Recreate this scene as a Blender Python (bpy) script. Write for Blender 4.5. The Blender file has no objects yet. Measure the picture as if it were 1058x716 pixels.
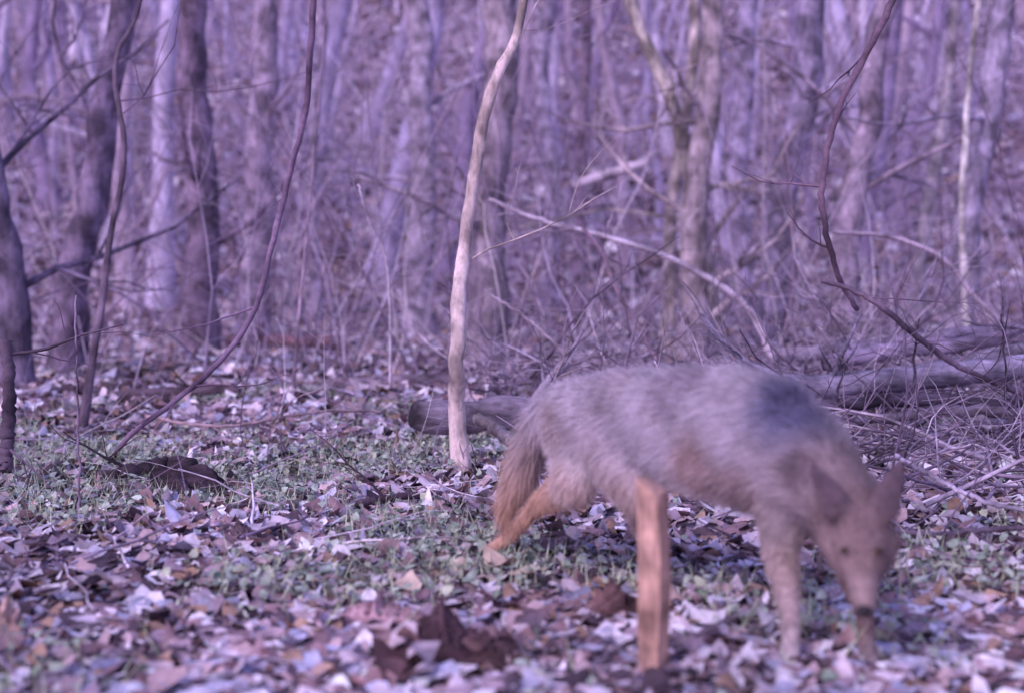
import bpy, bmesh, math, random
import numpy as np
from mathutils import Vector, Matrix
random.seed(7); rng=np.random.default_rng(7)
S=bpy.context.scene
try:
    S.view_settings.view_transform='Standard'; S.view_settings.look='None'; S.view_settings.exposure=0
except Exception: pass
F=1378.0; CH=0.70; A=math.atan(68/1378)
def W(px,py,d):
    u=(px-529)/F; v=(358-py)/F
    dy=math.cos(A)+v*math.sin(A); dz=-math.sin(A)+v*math.cos(A)
    k=d/dy
    return np.array([u*k,d,CH+dz*k])
# ---------- terrain
def g(x,y):
    x=np.asarray(x,float); y=np.asarray(y,float)
    n=0.018*np.sin(3.1*x+1.3)*np.cos(2.7*y+.4)+0.012*np.sin(6.3*x+2.2*y)+0.008*np.cos(9*y-4*x)
    n=n*np.clip(.3+(y-3.2)/4,.3,1)-.008
    n=n+0.06*np.sin(.7*x+.3)*np.sin(.5*y)*np.clip((y-5)/8,0,1)
    t=np.clip(y-17,0,95)
    hill=0.36*t*t/(t+8)
    hill=hill+np.clip((y-20)/30,0,1)*(1.2*np.sin(.09*x+1)+.5*np.sin(.31*x+.17*y))
    return n+hill
def gz(x,y): return float(g(x,y))
# ---------- helpers
class Acc:
    def __init__(s): s.V=[];s.F=[];s.C=[];s.n=0
    def add(s,v,f,c):
        v=np.asarray(v,float); s.V.append(v)
        f=np.asarray(f,int)+s.n
        s.F.append(f); s.n+=len(v)
        c=np.asarray(c,float)
        if c.ndim==1: c=np.tile(c,(len(v),1))
        s.C.append(c)
    def tube(s,pts,rad,sides=6,col=(.3,.25,.3),rough=0.0,cap=True):
        pts=np.asarray(pts,float); n=len(pts); rad=np.asarray(rad,float)
        T=np.gradient(pts,axis=0); T/=np.linalg.norm(T,axis=1)[:,None]+1e-9
        ref=np.array([0,0,1.]) if abs(T[:,2]).mean()<.7 else np.array([1.,0,0])
        U=np.cross(T,ref); U/=np.linalg.norm(U,axis=1)[:,None]+1e-9
        Vv=np.cross(T,U)
        a=np.arange(sides)*2*math.pi/sides
        r=rad[:,None]*np.ones((1,sides))
        if rough: r=r*(1+rough*rng.normal(size=r.shape)+rough*1.5*np.sin(a*3+rng.random()*6)[None,:])
        P=pts[:,None,:]+r[:,:,None]*(np.cos(a)[None,:,None]*U[:,None,:]+np.sin(a)[None,:,None]*Vv[:,None,:])
        P=P.reshape(-1,3)
        i=np.arange(n-1)[:,None]*sides; j=np.arange(sides)[None,:]; k=(j+1)%sides
        f=np.stack([i+j,i+k,i+sides+k,i+sides+j],-1).reshape(-1,4)
        if cap:
            P=np.vstack([P,pts[0],pts[-1]]); b=n*sides
            jj=np.arange(sides); kk=(jj+1)%sides
            f=np.vstack([f,np.stack([np.full(sides,b),kk,jj,jj],-1),np.stack([np.full(sides,b+1),(n-1)*sides+jj,(n-1)*sides+kk,(n-1)*sides+kk],-1)])
        s.add(P,f,np.array(col))
    def build(s,name,mat,smooth=True,parent=None):
        V=np.vstack(s.V); C=np.vstack(s.C)
        loops=[];starts=[];tot=[];c=0
        for f in s.F:
            if f.shape[1]==4:
                tri=f[:,2]==f[:,3]
                q=f[~tri]; t=f[tri][:,:3]
                for arr in (q,t):
                    if len(arr):
                        w=arr.shape[1]; loops.append(arr.ravel()); starts.append(c+np.arange(len(arr))*w); tot.append(np.full(len(arr),w)); c+=arr.size
            else:
                w=f.shape[1]; loops.append(f.ravel()); starts.append(c+np.arange(len(f))*w); tot.append(np.full(len(f),w)); c+=f.size
        L=np.concatenate(loops); St=np.concatenate(starts); To=np.concatenate(tot)
        me=bpy.data.meshes.new(name)
        me.vertices.add(len(V)); me.vertices.foreach_set('co',V.ravel().astype(np.float32))
        me.loops.add(len(L)); me.loops.foreach_set('vertex_index',L.astype(np.int32))
        me.polygons.add(len(St)); me.polygons.foreach_set('loop_start',St.astype(np.int32)); me.polygons.foreach_set('loop_total',To.astype(np.int32))
        me.polygons.foreach_set('use_smooth',np.full(len(St),smooth))
        me.update(calc_edges=True)
        at=me.color_attributes.new('Col','FLOAT_COLOR','POINT')
        C4=np.ones((len(V),4),np.float32); C4[:,:C.shape[1]]=C
        at.data.foreach_set('color',C4.ravel())
        me.materials.append(mat)
        o=bpy.data.objects.new(name,me); S.collection.objects.link(o)
        if parent: o.parent=parent
        return o
def spline(pts,n):
    pts=np.asarray(pts,float); m=len(pts)
    P=np.vstack([2*pts[0]-pts[1],pts,2*pts[-1]-pts[-2]])
    out=[]
    for t in np.linspace(0,m-1-1e-6,n):
        i=int(t); u=t-i; p0,p1,p2,p3=P[i:i+4]
        out.append(.5*((2*p1)+(-p0+p2)*u+(2*p0-5*p1+4*p2-p3)*u*u+(-p0+3*p1-3*p2+p3)*u**3))
    return np.array(out)
# ---------- materials
def newmat(name):
    m=bpy.data.materials.new(name); m.use_nodes=True
    nt=m.node_tree; b=nt.nodes['Principled BSDF']; b.inputs['Roughness'].default_value=.9
    try: b.inputs['Specular IOR Level'].default_value=.15
    except Exception: pass
    return m,nt,b
def bark_mat(name,scale=(14,14,5),lo=.55,hi=1.35,bump=.5,blo=.45,bhi=1.4,bs=5):
    m,nt,b=newmat(name); N=nt.nodes; L=nt.links
    tc=N.new('ShaderNodeTexCoord'); mp=N.new('ShaderNodeMapping'); mp.inputs['Scale'].default_value=scale
    L.new(tc.outputs['Object'],mp.inputs['Vector'])
    n1=N.new('ShaderNodeTexNoise'); n1.inputs['Scale'].default_value=1.5; n1.inputs['Detail'].default_value=7; n1.inputs['Roughness'].default_value=.7
    L.new(mp.outputs[0],n1.inputs['Vector'])
    n2=N.new('ShaderNodeTexNoise'); n2.inputs['Scale'].default_value=bs; n2.inputs['Detail'].default_value=5
    L.new(tc.outputs['Object'],n2.inputs['Vector'])
    r=N.new('ShaderNodeMapRange'); r.inputs[1].default_value=.35; r.inputs[2].default_value=.65; r.inputs[3].default_value=lo; r.inputs[4].default_value=hi
    L.new(n1.outputs[0],r.inputs[0])
    r2=N.new('ShaderNodeMapRange'); r2.inputs[1].default_value=.38; r2.inputs[2].default_value=.64; r2.inputs[3].default_value=blo; r2.inputs[4].default_value=bhi
    L.new(n2.outputs[0],r2.inputs[0])
    mu=N.new('ShaderNodeMath'); mu.operation='MULTIPLY'; L.new(r.outputs[0],mu.inputs[0]); L.new(r2.outputs[0],mu.inputs[1])
    at=N.new('ShaderNodeAttribute'); at.attribute_name='Col'
    vm=N.new('ShaderNodeVectorMath'); vm.operation='SCALE'; L.new(at.outputs['Color'],vm.inputs[0]); L.new(mu.outputs[0],vm.inputs['Scale'])
    L.new(vm.outputs[0],b.inputs['Base Color'])
    bp=N.new('ShaderNodeBump'); bp.inputs['Strength'].default_value=bump; bp.inputs['Distance'].default_value=.02
    L.new(n1.outputs[0],bp.inputs['Height']); L.new(bp.outputs[0],b.inputs['Normal'])
    return m
M_bark=bark_mat('bark'); M_twig=bark_mat('twig_bark',(30,30,30),.75,1.25,.1)
M_log=bark_mat('log_bark',(5,22,22),.45,1.4,.6)
def col_mat(name,scale=40,lo=.7,hi=1.25,alpha=False):
    m,nt,b=newmat(name); N=nt.nodes; L=nt.links
    at=N.new('ShaderNodeAttribute'); at.attribute_name='Col'
    tc=N.new('ShaderNodeTexCoord'); n=N.new('ShaderNodeTexNoise'); n.inputs['Scale'].default_value=scale; n.inputs['Detail'].default_value=4
    L.new(tc.outputs['Object'],n.inputs['Vector'])
    r=N.new('ShaderNodeMapRange'); r.inputs[1].default_value=.3; r.inputs[2].default_value=.7; r.inputs[3].default_value=lo; r.inputs[4].default_value=hi
    L.new(n.outputs[0],r.inputs[0])
    vm=N.new('ShaderNodeVectorMath'); vm.operation='SCALE'; L.new(at.outputs['Color'],vm.inputs[0]); L.new(r.outputs[0],vm.inputs['Scale'])
    L.new(vm.outputs[0],b.inputs['Base Color'])
    if alpha: L.new(at.outputs['Alpha'],b.inputs['Alpha'])
    return m
M_leaf=col_mat('dead_leaf'); M_green=col_mat('green_leaf'); M_far=col_mat('far_bark',3,.55,1.35)
# ground material
Mg,nt,b=newmat('forest_floor'); N=nt.nodes; L=nt.links
tc=N.new('ShaderNodeTexCoord')
vo=N.new('ShaderNodeTexVoronoi'); vo.inputs['Scale'].default_value=9; L.new(tc.outputs['Object'],vo.inputs['Vector'])
sx=N.new('ShaderNodeSeparateColor'); L.new(vo.outputs['Color'],sx.inputs[0])
cr=N.new('ShaderNodeValToRGB'); e=cr.color_ramp.elements
e[0].position=0; e[0].color=(.17,.12,.15,1); e[1].position=1; e[1].color=(.58,.48,.62,1)
for p,c in ((.3,(.28,.19,.24,1)),(.6,(.42,.31,.39,1)),(.8,(.33,.26,.35,1))):
    k=e.new(p); k.color=c
L.new(sx.outputs[0],cr.inputs[0])
nz=N.new('ShaderNodeTexNoise'); nz.inputs['Scale'].default_value=1.3; nz.inputs['Detail'].default_value=6; L.new(tc.outputs['Object'],nz.inputs['Vector'])
rr=N.new('ShaderNodeMapRange'); rr.inputs[1].default_value=.35; rr.inputs[2].default_value=.65; rr.inputs[3].default_value=.6; rr.inputs[4].default_value=1.25
L.new(nz.outputs[0],rr.inputs[0])
vm=N.new('ShaderNodeVectorMath'); vm.operation='SCALE'; L.new(cr.outputs[0],vm.inputs[0]); L.new(rr.outputs[0],vm.inputs['Scale'])
L.new(vm.outputs[0],b.inputs['Base Color'])
bp=N.new('ShaderNodeBump'); bp.inputs['Strength'].default_value=.6; bp.inputs['Distance'].default_value=.03; L.new(vo.outputs[0],bp.inputs['Height']); L.new(bp.outputs[0],b.inputs['Normal'])
# ---------- ground
xs=np.unique(np.concatenate([np.linspace(-130,-12,50),np.linspace(-12,-4,50),np.linspace(-4,4,130),np.linspace(4,12,50),np.linspace(12,130,50)]))
ys=np.unique(np.concatenate([np.linspace(-60,0,20),np.linspace(0,9,160),np.linspace(9,24,90),np.linspace(24,190,110)]))
X,Y=np.meshgrid(xs,ys); Z=g(X,Y)
a=Acc(); nx=len(xs); ny=len(ys)
i=(np.arange(ny-1)[:,None]*nx+np.arange(nx-1)[None,:]).ravel()
a.add(np.stack([X,Y,Z],-1).reshape(-1,3),np.stack([i,i+1,i+nx+1,i+nx],-1),(.2,.2,.2))
a.build('ground',Mg)
# ---------- leaf litter
def leaves(acc,x,y,size,cols,tilt,lift,aspect=.66,K=9,curl=.30,jag=.09):
    n=len(x); z=g(x,y)+lift
    th=np.arange(K)*2*math.pi/K
    rad=(1+.14*np.cos(th*3)[None,:]+rng.normal(0,jag,(n,K)))
    u=rad*np.cos(th)[None,:]; v=rad*np.sin(th)[None,:]*aspect
    c1=rng.normal(0,curl,n)[:,None]; c2=rng.normal(0,curl,n)[:,None]
    w=c1*u*u+c2*v*v*1.5+rng.normal(0,.06,(n,K))
    P=np.stack([u,v,w],-1)*size[:,None,None]*.5
    P=np.concatenate([P,np.zeros((n,1,3))],1)
    yaw=rng.random(n)*2*math.pi; ta=rng.normal(0,1,n)*tilt; tb=rng.normal(0,1,n)*tilt
    def rx(P,a):
        c,s=np.cos(a)[:,None],np.sin(a)[:,None]
        return np.stack([P[...,0],c*P[...,1]-s*P[...,2],s*P[...,1]+c*P[...,2]],-1)
    def ry(P,a):
        c,s=np.cos(a)[:,None],np.sin(a)[:,None]
        return np.stack([c*P[...,0]+s*P[...,2],P[...,1],-s*P[...,0]+c*P[...,2]],-1)
    def rz(P,a):
        c,s=np.cos(a)[:,None],np.sin(a)[:,None]
        return np.stack([c*P[...,0]-s*P[...,1],s*P[...,0]+c*P[...,1],P[...,2]],-1)
    P=rz(ry(rx(P,ta),tb),yaw)+np.stack([x,y,z],-1)[:,None,:]
    b=np.arange(n)[:,None]*(K+1); j=np.arange(K)[None,:]; k=(j+1)%K
    f=np.stack([b+K+0*j,b+j,b+k],-1).reshape(-1,3)
    acc.add(P.reshape(-1,3),f,np.repeat(cols,K+1,axis=0))
pal=np.array([(.88,.80,.88),(.66,.55,.62),(.54,.39,.41),(.30,.19,.21),(.10,.07,.09),(.48,.46,.60),(.45,.29,.22),(.38,.28,.34)])
pp=np.array([.18,.17,.15,.14,.12,.10,.06,.12])
def pick(n,x,y):
    c=pal[rng.choice(len(pal),n,p=pp/pp.sum())]*rng.uniform(.75,1.12,(n,1))
    pm=.88+.25*np.sin(1.9*x+2.3*y)*np.cos(2.6*x-1.3*y+1)+.14*np.sin(11*x+3*y)*np.cos(9*y-5*x)
    return np.clip(c*pm[:,None],0,.9)
def field(n,y0,y1,pw=1):
    y=y0+(y1-y0)*rng.random(n)**pw
    x=rng.uniform(-1,1,n)*(y*.46+1.3)
    return x,y
a=Acc()
for n,y0,y1,s,t,lf in ((22000,1.3,3.6,.052,.26,.008),(28000,3.4,7,.060,.33,.012),(24000,7,13,.085,.4,.02),(20000,12,24,.12,.45,.03),(18000,22,60,.26,.5,.06)):
    x,y=field(n,y0,y1)
    leaves(a,x,y,s*rng.uniform(.5,1.7,n),pick(n,x,y),t,rng.random(n)*lf)
a.build('leaf_litter',M_leaf,smooth=True)
# ---------- green groundcover
def gmask(x,y):
    m=np.sin(1.7*x+.6)*np.cos(2.1*y+.5*x)+.5*np.sin(4.3*x-2.9*y)+.4*np.sin(7*x+6*y)
    px=529+x/y*F
    w=np.where(px<560,.45,-.30)+np.where((y>2.9)&(y<6.5),.25,-.6)
    return m+w
a=Acc()
x,y=field(70000,2.1,8.5,.9); k=gmask(x,y)+rng.normal(0,.5,len(x))>.85
x,y=x[k][:12000],y[k][:12000]; n=len(x)
gc=np.array([(.38,.44,.36),(.27,.33,.27),(.48,.54,.46),(.22,.28,.22),(.48,.50,.38)])[rng.integers(0,5,n)]*rng.uniform(.75,1.1,(n,1))
leaves(a,x,y,rng.uniform(.014,.034,n),gc,.5,rng.uniform(.008,.045,n),aspect=.8,K=6)
x,y=field(60000,2.1,10,.9); k=gmask(x,y)+rng.normal(0,.45,len(x))>.65
x,y=x[k][:16000],y[k][:16000]; n=len(x); z=g(x,y)
h=rng.uniform(.03,.09,n); yaw=rng.random(n)*6.28; wv=.0025; lean=rng.uniform(.1,1.1,n)*h; la=rng.random(n)*6.28
P=np.zeros((n,3,3)); P[:,0]=np.stack([x-wv*np.cos(yaw),y-wv*np.sin(yaw),z],-1); P[:,1]=np.stack([x+wv*np.cos(yaw),y+wv*np.sin(yaw),z],-1)
P[:,2]=np.stack([x+lean*np.cos(la),y+lean*np.sin(la),z+h],-1)
cc=np.array([.44,.48,.34])*rng.uniform(.6,1.4,(n,1))
a.add(P.reshape(-1,3),np.arange(3*n).reshape(-1,3),np.repeat(cc,3,axis=0))
a.build('green_groundcover',M_green,smooth=False)
# ---------- branch growth
def branch(acc,p,d,ln,r,depth,col,sides=5,droop=0.0,kids=3,wig=.13):
    n=6; pts=[np.array(p,float)]; dd=np.array(d,float)/np.linalg.norm(d)
    for i in range(n):
        dd=dd+rng.normal(0,wig,3)+np.array([0,0,.03-droop]); dd/=np.linalg.norm(dd)
        pts.append(pts[-1]+dd*ln/n)
    rad=np.linspace(r,r*.3,n+1)
    acc.tube(pts,rad,sides,np.array(col)*rng.uniform(.75,1.2),cap=False)
    if depth>0:
        for _ in range(kids):
            i=rng.integers(1,n); q=pts[i]; ax=rng.normal(0,1,3); ax[2]*=.6
            nd=dd*.8+ax/np.linalg.norm(ax)*.9
            branch(acc,q,nd,ln*rng.uniform(.4,.65),rad[i]*.6,depth-1,col,max(3,sides-1),droop,kids,wig)
def tree(pix,d,wpx,col,name='bare_tree',limbs=7,sides=16,topH=8,mat=None,rough=.035,lr=.28,flare=1.5,limb0=.1):
    base=W(pix[0][0],pix[0][1],d); base[2]=gz(base[0],d)-.08
    pts=[base]+[W(px,py,d+random.uniform(-.1,.1)) for px,py in pix[1:]]
    dirn=pts[-1]-pts[-2]; dirn/=np.linalg.norm(dirn); dirn=dirn*.6+np.array([0,0,.4]); dirn/=np.linalg.norm(dirn)
    while pts[-1][2]<topH:
        pts.append(pts[-1]+dirn*1.5+rng.normal(0,.06,3))
    P=spline(pts,40); r=wpx*d/F/2
    P[2:,:2]+=(rng.normal(0,.08,(38,2))+.16*np.sin(np.arange(38)[:,None]*.7+rng.random(2)*6))*r
    s=np.linspace(0,1,len(P)); zz=P[:,2]-P[0,2]
    rad=r*(1-.6*s)*(1+(flare-1)*np.exp(-zz/.22))*(1+.04*rng.normal(size=40))
    a=Acc(); a.tube(P,rad,sides,np.array(col)*.88,rough)
    for _ in range(limbs):
        i=int(rng.uniform(limb0,.9)*len(P)); ang=rng.random()*6.28
        dv=np.array([math.cos(ang),math.sin(ang)*.7,rng.uniform(.2,1.0)])
        branch(a,P[i],dv,rng.uniform(.7,2.2)*(1-.4*s[i]),rad[i]*lr,2,col,5,0,3,.2)
    return a.build(name,mat or M_bark)
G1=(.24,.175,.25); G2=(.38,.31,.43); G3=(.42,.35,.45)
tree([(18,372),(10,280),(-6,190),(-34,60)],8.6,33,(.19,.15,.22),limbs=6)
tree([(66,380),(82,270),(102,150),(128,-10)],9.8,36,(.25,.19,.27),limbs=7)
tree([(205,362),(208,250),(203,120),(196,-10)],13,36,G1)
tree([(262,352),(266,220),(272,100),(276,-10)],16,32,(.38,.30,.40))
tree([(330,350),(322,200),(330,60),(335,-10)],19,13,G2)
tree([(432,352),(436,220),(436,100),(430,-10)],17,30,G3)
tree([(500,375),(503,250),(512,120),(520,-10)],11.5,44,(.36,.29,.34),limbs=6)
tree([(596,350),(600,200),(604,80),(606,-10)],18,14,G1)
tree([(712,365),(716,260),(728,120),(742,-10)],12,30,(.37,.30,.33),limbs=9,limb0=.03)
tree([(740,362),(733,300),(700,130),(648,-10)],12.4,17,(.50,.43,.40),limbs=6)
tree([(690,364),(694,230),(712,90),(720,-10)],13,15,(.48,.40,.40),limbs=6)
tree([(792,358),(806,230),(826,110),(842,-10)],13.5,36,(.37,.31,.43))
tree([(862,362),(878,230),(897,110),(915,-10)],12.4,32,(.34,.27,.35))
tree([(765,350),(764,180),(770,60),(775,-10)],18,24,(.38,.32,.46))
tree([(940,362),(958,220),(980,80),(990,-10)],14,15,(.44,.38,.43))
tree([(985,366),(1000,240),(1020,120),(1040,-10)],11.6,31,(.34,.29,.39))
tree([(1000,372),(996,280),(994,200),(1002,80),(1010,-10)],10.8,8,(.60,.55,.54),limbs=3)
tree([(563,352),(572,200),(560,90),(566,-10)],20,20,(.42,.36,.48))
tree([(478,492),(474,430),(472,360),(480,260),(494,150),(516,75),(543,-10)],4.9,18,(.64,.51,.48),name='sapling_tree',limbs=4,sides=10,topH=3.6,rough=.03,flare=1.4,limb0=.35,lr=.16)
tree([(82,455),(95,380),(112,260),(128,160),(120,60),(150,-20)],6.2,9,(.19,.14,.19),name='sapling_tree',limbs=3,sides=8,topH=3,flare=1.6,limb0=.2)
tree([(300,420),(316,250),(322,190)],7.5,4,(.40,.3,.38),name='sapling_tree',limbs=3,sides=7,topH=2.4,flare=1.3,limb0=.15)
# ---------- vines
def vine(pix,r0,r1,col,name='hanging_vine',twigs=4,M=None):
    pts=spline([W(*p) for p in pix],50); pts+=rng.normal(0,.002,pts.shape)
    a=Acc(); a.tube(pts,np.linspace(r0,r1,50)*(1+.06*rng.normal(size=50)),7,np.array(col)*1.2)
    for _ in range(twigs):
        i=rng.integers(5,45); branch(a,pts[i],rng.normal(0,1,3)*np.array([1,.5,.6])+[0,0,.2],rng.uniform(.15,.5),r0*.35,1,np.array(col)*1.35,4)
    return a.build(name,M or M_twig)
vine([(338,-80,5.4),(325,0,5.4),(320,60,5.4),(316,112,5.4),(298,185,5.4),(284,240,5.3),(262,322,5.2),(225,375,5.1),(180,415,5),(140,444,4.95),(118,470,5.0)],.014,.010,(.15,.10,.15))
vine([(940,-60,5),(922,0,5),(893,60,5),(866,115,5),(850,185,5),(853,235,5),(866,285,5.1),(885,320,5.2)],.015,.010,(.13,.085,.12))
vine([(850,290,4.9),(880,300,4.9),(912,318,4.9),(950,350,5),(990,378,5.1),(1040,400,5.2),(1100,425,5.3)],.009,.014,(.14,.10,.14),name='fallen_branch')
vine([(505,206,8),(560,228,8),(620,243,8),(680,262,8),(735,290,8),(775,322,8),(800,372,8)],.012,.026,(.42,.35,.42),name='arched_branch',twigs=6)
vine([(600,232,7.6),(622,262,7.6),(640,305,7.6),(668,352,7.5),(690,395,7.4)],.010,.016,(.17,.12,.16),name='fallen_branch')
vine([(590,192,12),(630,180,12),(668,168,12)],.05,.045,(.36,.30,.36),name='broken_limb',twigs=3)
vine([(860,240,8),(920,245,8),(975,268,8),(1010,310,8),(1060,350,8)],.012,.02,(.3,.24,.3),name='fallen_branch')
vine([(500,300,6.5),(545,330,6.5),(590,375,6.4),(615,440,6.3)],.006,.009,(.38,.3,.36),name='fallen_branch')
vine([(370,190,6.5),(380,225,6.5),(400,275,6.6),(404,400,6.6)],.005,.009,(.42,.35,.42),name='fallen_branch')
vine([(5,352,4.4),(9,390,4.4),(8,440,4.4),(6,470,4.4),(5,486,4.4)],.020,.026,(.09,.065,.09),name='broken_stem',twigs=2)
vine([(78,300,4.3),(80,420,4.3),(82,520,4.0),(80,640,2.9)],.003,.005,(.22,.16,.22),name='thin_stem',twigs=3)
vine([(925,470,3.8),(960,490,3.8),(1010,515,3.7),(1070,530,3.6)],.008,.006,(.4,.34,.44),name='fallen_branch')
vine([(905,545,3.5),(960,552,3.5),(1010,548,3.5),(1075,543,3.4)],.009,.007,(.16,.12,.17),name='fallen_branch')
vine([(575,722,2.26),(600,700,2.34),(632,676,2.43),(668,654,2.52)],.009,.005,(.18,.14,.17),name='fallen_branch',twigs=2)
vine([(370,520,4.0),(410,514,4.1),(455,510,4.2),(498,516,4.2)],.013,.011,(.11,.07,.09),name='fallen_branch',twigs=2)
vine([(150,430,5.6),(230,440,5.6),(330,425,5.8),(395,425,6.0)],.008,.006,(.34,.24,.26),name='fallen_branch')
# ---------- logs
def log(p0,p1,r0,r1,col,name='fallen_log',stubs=2,k=1.05):
    A0=W(*p0);B0=W(*p1); n=26
    P=np.array([A0+(B0-A0)*t for t in np.linspace(0,1,n)])
    P[:,2]+=np.cumsum(rng.normal(0,.005,n)); P[:,1]+=np.cumsum(rng.normal(0,.008,n))
    P[:,2]-=(P[0,2]-A0[2])
    a=Acc(); rad=np.linspace(r0,r1,n)*(1+.06*rng.normal(size=n)); rad[0]*=.8; rad[-1]*=.8
    col=np.array(col)*k
    a.tube(P,rad,14,col,.04)
    nv=len(a.V[0]); C=np.tile(col,(nv,1)); C[:14]*=.35; C[-2]*=.3; a.C[0]=C
    for _ in range(stubs):
        i=rng.integers(3,n-3); branch(a,P[i],np.array([rng.normal(),-.3,rng.uniform(.2,1)]),rng.uniform(.15,.6),rad[i]*.3,1,col,5)
    return a.build(name,M_log)
log((426,427,5.6),(720,412,5.9),.074,.072,(.22,.18,.23))
log((700,408,5.7),(1130,372,5.8),.05,.055,(.26,.23,.32))
log((850,376,6.3),(1130,338,6.4),.04,.035,(.19,.15,.22))
log((870,393,6.1),(1130,354,6.1),.035,.04,(.26,.23,.31))
log((860,362,6.8),(1130,330,6.9),.03,.03,(.22,.18,.26))
log((900,432,5.3),(1110,424,5.2),.02,.025,(.16,.13,.17))
log((830,420,5.4),(1110,405,5.5),.026,.03,(.07,.055,.08))  # near-black strip below the right-hand logs, stands in for their shadowed underside
log((800,370,8),(960,350,8.6),.05,.04,(.34,.28,.34))
log((235,352,13.6),(345,352,13.6),.07,.06,(.22,.12,.14),stubs=1)
log((90,412,7.8),(250,408,7.8),.05,.035,(.10,.07,.09))
log((330,402,8.4),(470,396,8.6),.05,.04,(.24,.18,.22))
log((492,432,5.3),(548,472,4.9),.026,.022,(.34,.28,.30),stubs=1)
log((100,489,4.6),(200,488,4.65),.018,.030,(.07,.05,.065),stubs=1)
def chunk(name,c,dims,col,seed,yaw=0):
    bm=bmesh.new(); bmesh.ops.create_icosphere(bm,subdivisions=4,radius=1)
    r=np.random.default_rng(seed); ph=r.random(6)*6
    for v in bm.verts:
        p=v.co; k=1+.22*math.sin(3*p.x+ph[0])*math.cos(4*p.y+ph[1])+.12*math.sin(9*p.x+ph[2]+5*p.z)+.10*math.sin(17*p.y+ph[3]+6*p.x)
        v.co=Vector((p.x*k*dims[0],p.y*k*dims[1],max(p.z,-.3)*k*dims[2]))
    me=bpy.data.meshes.new(name); bm.to_mesh(me); bm.free()
    at=me.color_attributes.new('Col','FLOAT_COLOR','POINT'); at.data.foreach_set('color',np.tile(np.array([*col,1],np.float32),len(me.vertices)))
    me.materials.append(M_log); o=bpy.data.objects.new(name,me); S.collection.objects.link(o)
    o.location=(c[0],c[1],gz(c[0],c[1])+.01); o.rotation_euler=(0,0,yaw); return o
c=W(190,502,4.4); chunk('rotten_stump',c,(.12,.08,.085),(.06,.04,.055),3)
def slab(name,px,py,d,lx,ly,h,col,yaw,pk=-.1):
    c=W(px,py,d); n=30; m=14; a=Acc(); U=np.linspace(-1,1,n); Vv=np.linspace(-1,1,m)
    top=[];bot=[]; el=rng.normal(0,.07,m); er=rng.normal(0,.07,m); jag=np.convolve(rng.normal(0,.012,n+4),np.ones(3)/3,'same')[2:-2]
    for j,v_ in enumerate(Vv):
        for q,u_ in enumerate(U):
            x=u_*lx/2*(1+(el[j] if u_<0 else er[j])*1.5); y=v_*ly/2
            t=(u_-pk)/((1-pk) if u_>pk else (1+pk))
            z=h*(1-abs(t)**.8)*(.75+.4*v_)+jag[q]*(1-abs(t))*1.5+.003*rng.normal()+.008
            top.append((x,y,z)); bot.append((x,y,-.02))
    P=np.vstack([np.array(top),np.array(bot)]); ca,sa=math.cos(yaw),math.sin(yaw)
    P=np.stack([ca*P[:,0]-sa*P[:,1],sa*P[:,0]+ca*P[:,1],P[:,2]],-1)+[c[0],c[1],gz(c[0],c[1])+.008]
    i=(np.arange(m-1)[:,None]*n+np.arange(n-1)[None,:]).ravel(); K=n*m
    f=np.stack([i,i+1,i+n+1,i+n],-1); f2=np.stack([i,i+n,i+n+1,i+1],-1)+K
    side=[]
    for j in range(n-1): side+=[(j+1,j,j+K,j+1+K),((m-1)*n+j,(m-1)*n+j+1,(m-1)*n+j+1+K,(m-1)*n+j+K)]
    for j in range(m-1): side+=[(j*n,(j+1)*n,(j+1)*n+K,j*n+K),(j*n+n-1+n,j*n+n-1,j*n+n-1+K,j*n+2*n-1+K)]
    a.add(P,np.vstack([f,f2,np.array(side)]),col); return a.build(name,M_log,smooth=False)
slab('bark_slab',470,680,2.46,.23,.12,.075,(.075,.042,.05),.12,-.2)
slab('bark_slab',520,690,2.40,.13,.05,.03,(.10,.06,.065),-.3)
slab('bark_slab',392,638,2.76,.15,.08,.022,(.36,.23,.25),-.1)
slab('bark_slab',635,634,2.80,.10,.08,.03,(.16,.09,.09),.3)
slab('bark_slab',8,648,2.68,.06,.06,.05,(.56,.37,.32),.2)
slab('bark_slab',250,560,3.6,.10,.06,.03,(.16,.11,.13),.4)
a=Acc(); x=[];y=[];cl=[]
for px,py in ((515,592),(480,590),(545,600),(455,565),(420,612),(530,585),(500,600)):
    d=964.6/(py-290); p=W(px,py,d); x.append(p[0]); y.append(d)
x=np.array(x);y=np.array(y); leaves(a,x,y,rng.uniform(.07,.11,7),np.tile([.62,.48,.38],(7,1)),.2,np.full(7,.025))
n=26; y=rng.uniform(2.32,2.62,n); x=(rng.uniform(390,580,n)-529)/F*y
leaves(a,x,y,rng.uniform(.04,.08,n),np.array([(.14,.08,.085),(.30,.19,.2),(.5,.4,.44)])[rng.integers(0,3,n)],.5,rng.uniform(.01,.06,n)); a.build('loose_leaves',M_leaf)
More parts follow.
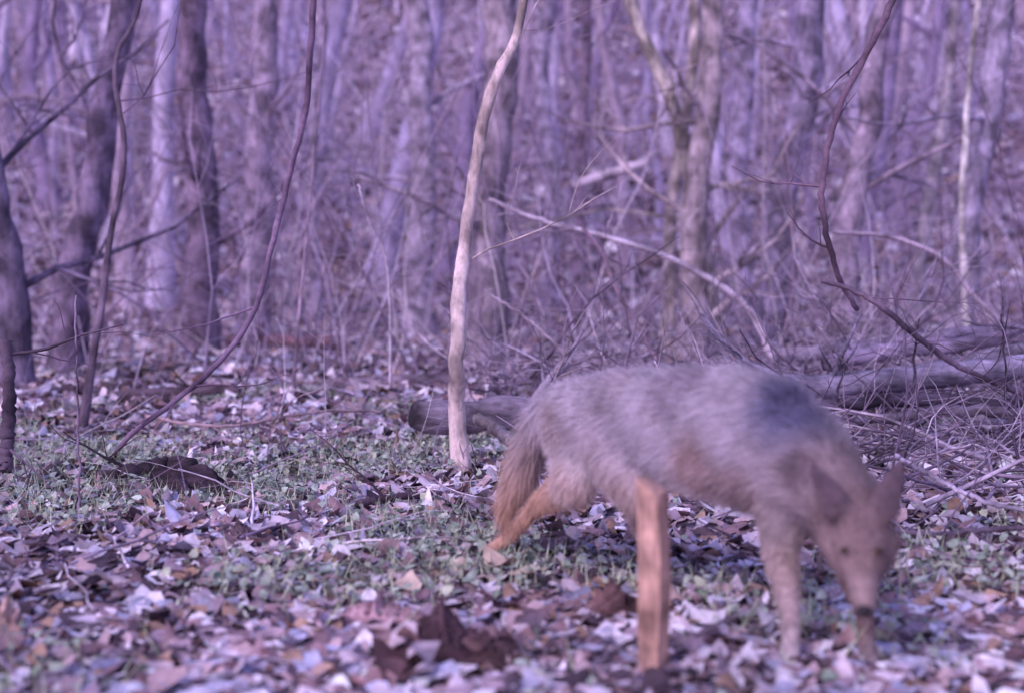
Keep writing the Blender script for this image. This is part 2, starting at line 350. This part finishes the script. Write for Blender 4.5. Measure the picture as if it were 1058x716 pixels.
# ---------- brush and thickets
def shrubs(name,n,y0,y1,rr0,hh,cols,depth=1,kids=4):
    a=Acc()
    for _ in range(n):
        y=y0+(y1-y0)*rng.random(); x=rng.uniform(-1,1)*(y*.44+1)
        col=cols[rng.integers(len(cols))]; k=y/12
        r=rng.uniform(*rr0)*(.6+.4*k); h=rng.uniform(*hh)
        d=np.array([rng.normal(0,.38),rng.normal(0,.2),1])
        branch(a,(x,y,gz(x,y)-.03),d,h,r,depth,col,4,.0,kids,.17)
    return a.build(name,M_far)
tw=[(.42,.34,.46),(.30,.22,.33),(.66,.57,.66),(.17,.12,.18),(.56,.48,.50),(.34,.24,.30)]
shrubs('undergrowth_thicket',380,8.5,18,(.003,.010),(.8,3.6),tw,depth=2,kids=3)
shrubs('undergrowth_thicket',420,17,34,(.005,.013),(2,6),[(.52,.43,.62),(.74,.64,.78),(.36,.28,.44),(.24,.17,.27),(.56,.43,.50)],depth=2,kids=3)  # far stems tinted toward light lavender, haze painted into their colour
shrubs('seedling_stems',110,4.6,8.5,(.002,.0045),(.2,.8),tw,depth=1,kids=3)
a=Acc()
for _ in range(420):
    y=2.3+14*rng.random(); x=rng.uniform(-1,1)*(y*.42+.6); an=rng.random()*3.14; l=rng.uniform(.1,.7)*(.5+y/10)
    dv=np.array([math.cos(an),math.sin(an),rng.uniform(-.02,.25)])
    branch(a,(x,y,gz(x,y)+.02),dv,l,rng.uniform(.002,.005)*(.6+y/9),1,tw[rng.integers(6)],4,.03,2)
a.build('fallen_twigs',M_twig)
a=Acc(); tb=[(.20,.15,.21),(.30,.24,.31),(.11,.08,.12),(.46,.38,.46)]
for _ in range(360):
    px=rng.uniform(800,1130); d=rng.uniform(4.0,8.4); p=W(px,350,d); x=p[0]
    z=rng.uniform(.02,.07 if d<5.9 else .32); an=rng.normal(0,.9)+(3.14 if rng.random()<.5 else 0)
    branch(a,(x,d,gz(x,d)+z),np.array([math.cos(an),math.sin(an)*.8,rng.normal(.05,.1 if d<5.9 else .3)]),rng.uniform(.3,1.1),rng.uniform(.003,.010),1,tb[rng.integers(4)],4,.02,3,.2)
for _ in range(140):
    px=rng.uniform(470,860); d=rng.uniform(6.4,8.8); p=W(px,350,d); x=p[0]; an=rng.random()*6.28
    branch(a,(x,d,gz(x,d)+rng.uniform(0,.25)),np.array([math.cos(an),math.sin(an)*.8,rng.uniform(0,.7)]),rng.uniform(.4,1.1),rng.uniform(.003,.008),1,tb[rng.integers(4)],4,.02,3,.2)
a.build('brush_pile',M_twig)
a=Acc()
fc=[(.40,.34,.51),(.52,.45,.62),(.27,.21,.34),(.66,.58,.73),(.42,.33,.42)]  # distance haze put into the trunk colours as pale lavender
for _ in range(270):
    y=20+75*rng.random()**1.1; x=rng.uniform(-1,1)*(y*.46+2); r=(.03+.16*rng.random()**2)*(1+y/120)
    z=gz(x,y); col=fc[rng.integers(5)]; H=rng.uniform(8,15)
    lean=rng.normal(0,.13)
    n=10; t=np.linspace(0,1,n); P=np.stack([x+lean*H*t+np.cumsum(rng.normal(0,.13,n)),y+0*t,z-.1+H*t],-1)
    a.tube(P,r*(1-.65*t)*(1+.5*np.exp(-t*25)),8,col,.03,cap=False)
    for _ in range(5):
        i=rng.integers(1,n-1); an=rng.random()*6.28
        branch(a,P[i],np.array([math.cos(an),math.sin(an)*.5,rng.uniform(.0,1)]),rng.uniform(1.5,3.5),r*.35,1,col,4,0,4,.2)
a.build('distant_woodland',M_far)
# ---------- stake
bm=bmesh.new(); P0=W(674,700,2.36); w=.023; H=.338
n=12; rings=[]
for i in range(n+1):
    t=i/n; ring=[]
    for (sx_,sy_) in ((-1,-1),(-.3,-1.05),(.4,-.98),(1,-1),(1,1),(.2,1.04),(-.5,1),(-1,1)):
        ww=w*(.86+.12*min(1,t*3)); zz=H*t
        if i==n: zz+= .012*sx_*-1+.006*random.uniform(-1,1)
        ring.append(bm.verts.new((sx_*ww+.0012*random.uniform(-1,1)+.004*math.sin(t*3),sy_*ww*.8+.001*random.uniform(-1,1),zz-.04*(1-t))))
    rings.append(ring)
for i in range(n):
    for j in range(8):
        bm.faces.new((rings[i][j],rings[i][(j+1)%8],rings[i+1][(j+1)%8],rings[i+1][j]))
bm.faces.new(rings[-1]); bm.faces.new(rings[0][::-1])
bmesh.ops.recalc_face_normals(bm,faces=bm.faces)
me=bpy.data.meshes.new('wooden_stake'); bm.to_mesh(me); bm.free()
at=me.color_attributes.new('Col','FLOAT_COLOR','POINT'); at.data.foreach_set('color',np.tile(np.array([.46,.28,.22,1],np.float32),len(me.vertices)))
me.materials.append(bark_mat('stake_wood',(50,50,9),.6,1.3,.35,.5,1.5,14)); o=bpy.data.objects.new('wooden_stake',me); S.collection.objects.link(o)
o.location=(P0[0],2.36,gz(P0[0],2.36)); o.rotation_euler=(0,math.radians(-.5),math.radians(-38))
# ---------- COYOTE
coy=bpy.data.objects.new('coyote',None); S.collection.objects.link(coy)
lat=np.array([.8,.6,0]); fwd=np.array([.6,-.8,0.])
GY=(.46,.40,.46); TN=(.45,.33,.31); WH=(.76,.68,.72); OR=(.58,.36,.27); BR=(.24,.16,.15)
back=-fwd
segs=[]
def sg(p,q,ra,rb,ls=1,hl=.03,col=GY,fl=None):
    p=W(*p);q=W(*q); segs.append((p,q,ra,rb,ls,hl,np.array(col),np.array(fl if fl is not None else (back*.9+np.array([0,0,-.35])))))
dn=np.array([-.1,.1,-1.])
sg((600,438,3.08),(650,436,2.95),.108,.116,.72,.034)
sg((650,436,2.95),(715,444,2.8),.116,.134,.74,.036)
sg((715,444,2.8),(785,458,2.65),.134,.140,.74,.036)
sg((785,458,2.65),(825,474,2.56),.138,.106,.78,.038)
sg((825,474,2.56),(868,515,2.44),.104,.072,.9,.034,(.36,.28,.30),back*.5+np.array([0,0,.2]))
sg((800,438,2.6),(760,430,2.68),.085,.098,.8,.034,GY)
up=np.array([0,.5,1.])
sg((868,515,2.44),(888,545,2.34),.072,.058,1,.022,(.27,.19,.19),back*.3+np.array([0,0,.8]))
sg((888,545,2.34),(891,578,2.29),.057,.044,1,.012,BR,up)
sg((891,578,2.29),(893,622,2.23),.035,.022,1,.006,BR,up)
sg((890,596,2.30),(891,624,2.25),.028,.018,1,.006,(.5,.4,.4),up)
sg((866,562,2.34),(879,582,2.31),.032,.030,1,.026,(.36,.27,.27),np.array([-.5,.4,.8]))
sg((911,562,2.33),(901,582,2.30),.032,.030,1,.026,(.28,.20,.19),np.array([.5,.4,.8]))
sg((812,505,2.56),(806,562,2.58),.066,.040,.8,.026,TN,dn)
sg((806,562,2.58),(816,630,2.47),.035,.020,1,.016,TN,dn)
sg((816,630,2.47),(818,686,2.44),.019,.017,1,.012,(.56,.45,.46),dn)
sg((818,686,2.44),(820,702,2.36),.018,.017,1,.010,WH,dn)
sg((850,510,2.56),(872,562,2.56),.062,.040,.8,.024,TN,dn)
sg((872,562,2.56),(893,625,2.5),.034,.022,1,.016,BR,dn)
sg((893,625,2.5),(896,668,2.49),.020,.017,1,.012,BR,dn)
sg((896,668,2.49),(902,686,2.43),.018,.017,1,.010,(.36,.28,.28),dn)
sg((602,452,3.08),(594,496,3.06),.088,.060,.75,.028,TN,dn+back*.5)
sg((594,496,3.06),(555,522,3.24),.048,.026,.9,.022,OR,dn+back*.5)
sg((555,522,3.24),(524,556,3.36),.022,.017,1,.014,OR,dn)
sg((524,556,3.36),(503,570,3.36),.018,.016,1,.012,OR,dn)
sg((632,460,2.95),(660,508,2.86),.082,.052,.75,.028,TN,dn)
sg((660,508,2.86),(668,556,3.02),.044,.024,.9,.016,TN,dn)
sg((668,556,3.02),(684,604,2.96),.020,.017,1,.010,TN,dn)
sg((684,604,2.96),(694,614,2.90),.018,.017,1,.008,TN,dn)
sg((578,412,3.16),(556,440,3.26),.034,.038,1,.045,GY,dn+back*.4)
sg((556,440,3.26),(538,490,3.32),.038,.038,1,.055,TN,dn+back*.4)
sg((538,490,3.32),(522,530,3.34),.036,.014,1,.055,OR,dn+back*.3)
bm=bmesh.new()
def sph(c,r,ls,axis=lat):
    M=Matrix.Identity(3)
    if ls!=1:
        a_=Vector(axis); M=Matrix.Identity(3)+ (ls-1)*Matrix(((a_.x*a_.x,a_.x*a_.y,a_.x*a_.z),(a_.y*a_.x,a_.y*a_.y,a_.y*a_.z),(a_.z*a_.x,a_.z*a_.y,a_.z*a_.z)))
    T=Matrix.Translation(Vector(c))@M.to_4x4()@Matrix.Scale(r,4)
    bmesh.ops.create_icosphere(bm,subdivisions=2,radius=1,matrix=T)
for (p,q,ra,rb,ls,*_) in segs:
    n=max(3,int(np.linalg.norm(q-p)/(min(ra,rb)*.35))+1)
    for t in np.linspace(0,1,n): sph(p+(q-p)*t,ra+(rb-ra)*t,ls)
eax=np.array([0.15,-.97,.2]); eax/=np.linalg.norm(eax)
for b0,t0 in ((W(862,520,2.31),W(838,478,2.32)),(W(914,522,2.30),W(932,474,2.32))):
    for t in np.linspace(0,1,14):
        r=.029*(1-t)**.7+.004; sph(b0+(t0-b0)*t,r,.36,eax)
    segs.append((b0,t0,.030,.006,1,.008,np.array((.13,.09,.11)),(t0-b0)*10))
for pw in (W(820,703,2.35),W(902,688,2.42),W(503,572,3.35),W(694,616,2.89)):
    for s_ in (-1.5,-.5,.5,1.5): sph(pw+fwd*.022+lat*s_*.010+np.array([0,0,-.004]),.011,1)
me=bpy.data.meshes.new('body'); bm.to_mesh(me); bm.free()
bo=bpy.data.objects.new('body',me); S.collection.objects.link(bo)
m=bo.modifiers.new('r','REMESH'); m.mode='VOXEL'; m.voxel_size=.006
m=bo.modifiers.new('s','SMOOTH'); m.iterations=6; m.factor=.5
dg=bpy.context.evaluated_depsgraph_get(); dg.update()
me2=bpy.data.meshes.new_from_object(bo.evaluated_get(dg)); bo.modifiers.clear(); bo.data=me2; bo.parent=coy
nv=len(me2.vertices); co=np.zeros(nv*3,np.float32); me2.vertices.foreach_get('co',co); co=co.reshape(-1,3).astype(float)
SC=np.array([s[6] for s in segs]); SH=np.array([s[5] for s in segs]); SF=np.array([s[7] for s in segs]); SF=SF/np.linalg.norm(SF,axis=1)[:,None]
def regions(P):
    Ds=[]
    for k,(p,q,ra,rb,*_) in enumerate(segs):
        d=q-p; t=np.clip(((P-p)@d)/(d@d),0,1); Ds.append(np.linalg.norm(P-(p+t[:,None]*d),axis=1)-(ra+(rb-ra)*t))
    Ds=np.array(Ds).T; idx=Ds.argmin(1)
    w=np.exp(-(Ds-Ds.min(1)[:,None])/.018); w/=w.sum(1)[:,None]
    return idx,w
# coat patches measured along the body (world positions on the flank)
patches=[(W(812,408,2.48),.13,(.12,.12,.22),.9),(W(735,478,2.68),.10,(.34,.22,.20),.75),(W(770,505,2.58),.08,(.34,.23,.22),.7),
 (W(705,400,2.74),.09,(.30,.24,.30),.6),(W(640,400,2.9),.08,(.34,.27,.31),.5),(W(610,478,3.0),.07,(.78,.70,.74),.8),(W(700,520,2.74),.09,(.70,.60,.62),.7),(W(575,440,3.05),.07,(.40,.30,.30),.6),(W(832,490,2.44),.05,(.13,.09,.11),.8)]
def colour(P,idx,w):
    c=w@SC
    body=np.clip(w[:,:6].sum(1)+.5*w[:,12]+.5*w[:,20],0,1)
    zrel=np.clip((P[:,2]-.24)/.27,0,1)
    low=np.clip((.40-zrel)/.4,0,1)*body
    c=c*(1-low[:,None]*.55)+np.array(WH)*low[:,None]*.55
    topd=np.clip((zrel-.80)/.25,0,1)*body
    c=c*(1-.2*topd[:,None])
    pn=np.sin(23*P[:,0]+9*P[:,2])*np.cos(19*P[:,2]-13*P[:,1])+.6*np.sin(51*P[:,0]+40*P[:,2]+2)
    for ctr,rad,cl,am in patches:
        d=np.linalg.norm(P-ctr,axis=1)*(1+.12*pn); sd=np.clip((1-d/rad)*2.2,0,1)*body*am
        c=c*(1-sd[:,None])+np.array(cl)*sd[:,None]
    c=c*(1+.15*pn[:,None])
    return c
idx,wt=regions(co); cc=colour(co,idx,wt)*.85
for nme in [c_.name for c_ in me2.color_attributes]: me2.color_attributes.remove(me2.color_attributes[nme])
at=me2.color_attributes.new('Col','FLOAT_COLOR','POINT'); C4=np.ones((nv,4),np.float32); C4[:,:3]=cc; at.data.foreach_set('color',C4.ravel())
me2.materials.clear(); me2.materials.append(col_mat('coyote_skin',60)); 
me2.polygons.foreach_set('use_smooth',np.ones(len(me2.polygons),bool))
me2.calc_loop_triangles(); nt_=len(me2.loop_triangles); tri=np.zeros(nt_*3,np.int32); me2.loop_triangles.foreach_get('vertices',tri); tri=tri.reshape(-1,3)
A_,B_,C_=co[tri[:,0]],co[tri[:,1]],co[tri[:,2]]; nn=np.cross(B_-A_,C_-A_); ar=np.linalg.norm(nn,axis=1); nn/=ar[:,None]+1e-12
NS=120000; ti=rng.choice(nt_,NS,p=ar/ar.sum()); r1=np.sqrt(rng.random(NS)); r2=rng.random(NS)
P=(1-r1)[:,None]*A_[ti]+(r1*(1-r2))[:,None]*B_[ti]+(r1*r2)[:,None]*C_[ti]; n_=nn[ti]
ix,wt=regions(P); hl=(wt@SH)*rng.uniform(.5,1.5,NS); fl=wt@SF; fl/=np.linalg.norm(fl,axis=1)[:,None]+1e-9
clump=np.stack([np.sin(40*P[:,0]+31*P[:,2]),np.sin(37*P[:,1]+20*P[:,2]),np.sin(45*P[:,2]+22*P[:,0])],-1)*.08
ft=fl-(fl*n_).sum(1)[:,None]*n_
D=ft*.95+n_*.40+rng.normal(0,.16,(NS,3))+clump; D/=np.linalg.norm(D,axis=1)[:,None]
side=np.cross(D,n_); side+=rng.normal(0,.3,side.shape); side/=np.linalg.norm(side,axis=1)[:,None]
wd=(.0009+.0005*rng.random(NS))[:,None]; b0=P-n_*.003
D2=D+ft*.25+np.array([0,0,-.18]); mid=b0+D*hl[:,None]*.5; tip=mid+D2*hl[:,None]*.5
Vt=np.stack([b0-side*wd,b0+side*wd,mid+side*wd*.8,mid-side*wd*.8,tip],1).reshape(-1,3)
b=np.arange(NS)*5
cf=colour(P,ix,wt)*rng.uniform(.84,1.16,(NS,1)); dkm=(rng.random(NS)<.08)&(ix<6); cf[dkm]*=.55
C=np.clip(np.repeat(cf,5,axis=0),0,.9); C[0::5]*=.88; C[1::5]*=.88
al=np.tile([1,1,.6,.6,.08],NS)[:,None]; C=np.hstack([C,al])
a=Acc(); a.add(Vt,np.stack([b,b+1,b+2,b+3],-1),C); a.F.append(np.stack([b+3,b+2,b+4],-1))
a.build('fur',col_mat('coyote_fur',30,.85,1.15,True),parent=coy)
def ball(name,c,r,sc,col,rough=.3):
    bm=bmesh.new(); bmesh.ops.create_uvsphere(bm,u_segments=20,v_segments=14,radius=r)
    for v in bm.verts: v.co=Vector((v.co.x*sc[0],v.co.y*sc[1],v.co.z*sc[2]))
    me=bpy.data.meshes.new(name); bm.to_mesh(me); bm.free(); mm,_,bb=newmat(name); bb.inputs['Base Color'].default_value=(*col,1); bb.inputs['Roughness'].default_value=rough
    me.materials.append(mm); me.polygons.foreach_set('use_smooth',np.ones(len(me.polygons),bool)); o=bpy.data.objects.new(name,me); S.collection.objects.link(o); o.location=c; o.parent=coy
ball('nose',W(893,631,2.213),.013,(1.1,.8,.8),(.03,.025,.03))
ball('eye_left',W(872,568,2.254),.0065,(1,1,1),(.05,.03,.02),.3)
ball('eye_right',W(909,569,2.248),.0065,(1,1,1),(.05,.03,.02),.3)
# ---------- light
w=bpy.data.worlds.new('World'); S.world=w; w.use_nodes=True; nt=w.node_tree; bg=nt.nodes['Background']
sky=nt.nodes.new('ShaderNodeTexSky'); sky.sky_type='NISHITA'; sky.sun_disc=False; sky.sun_elevation=math.radians(38); sky.sun_rotation=math.radians(215)
mx=nt.nodes.new('ShaderNodeVectorMath'); mx.operation='MULTIPLY'; mx.inputs[1].default_value=(1.60,1.19,1.85)
nt.links.new(sky.outputs[0],mx.inputs[0]); nt.links.new(mx.outputs[0],bg.inputs['Color']); bg.inputs['Strength'].default_value=.15
sl=bpy.data.lights.new('sun','SUN'); sl.energy=1.7; sl.angle=math.radians(18); sl.color=(1,.88,1)
so=bpy.data.objects.new('sun',sl); S.collection.objects.link(so)
dirv=Vector((math.sin(math.radians(215))*math.cos(math.radians(38)),math.cos(math.radians(215))*math.cos(math.radians(38)),math.sin(math.radians(38))))
so.rotation_euler=dirv.to_track_quat('Z','Y').to_euler()
# ---------- camera
cd=bpy.data.cameras.new('camera'); cd.sensor_width=36; cd.lens=36*F/1058; cd.clip_end=500; cd.clip_start=.05
cd.dof.use_dof=True; cd.dof.focus_distance=4.4; cd.dof.aperture_fstop=1.8
co_=bpy.data.objects.new('camera',cd); S.collection.objects.link(co_); co_.location=(0,0,CH); co_.rotation_euler=(math.pi/2-A,0,0)
S.camera=co_
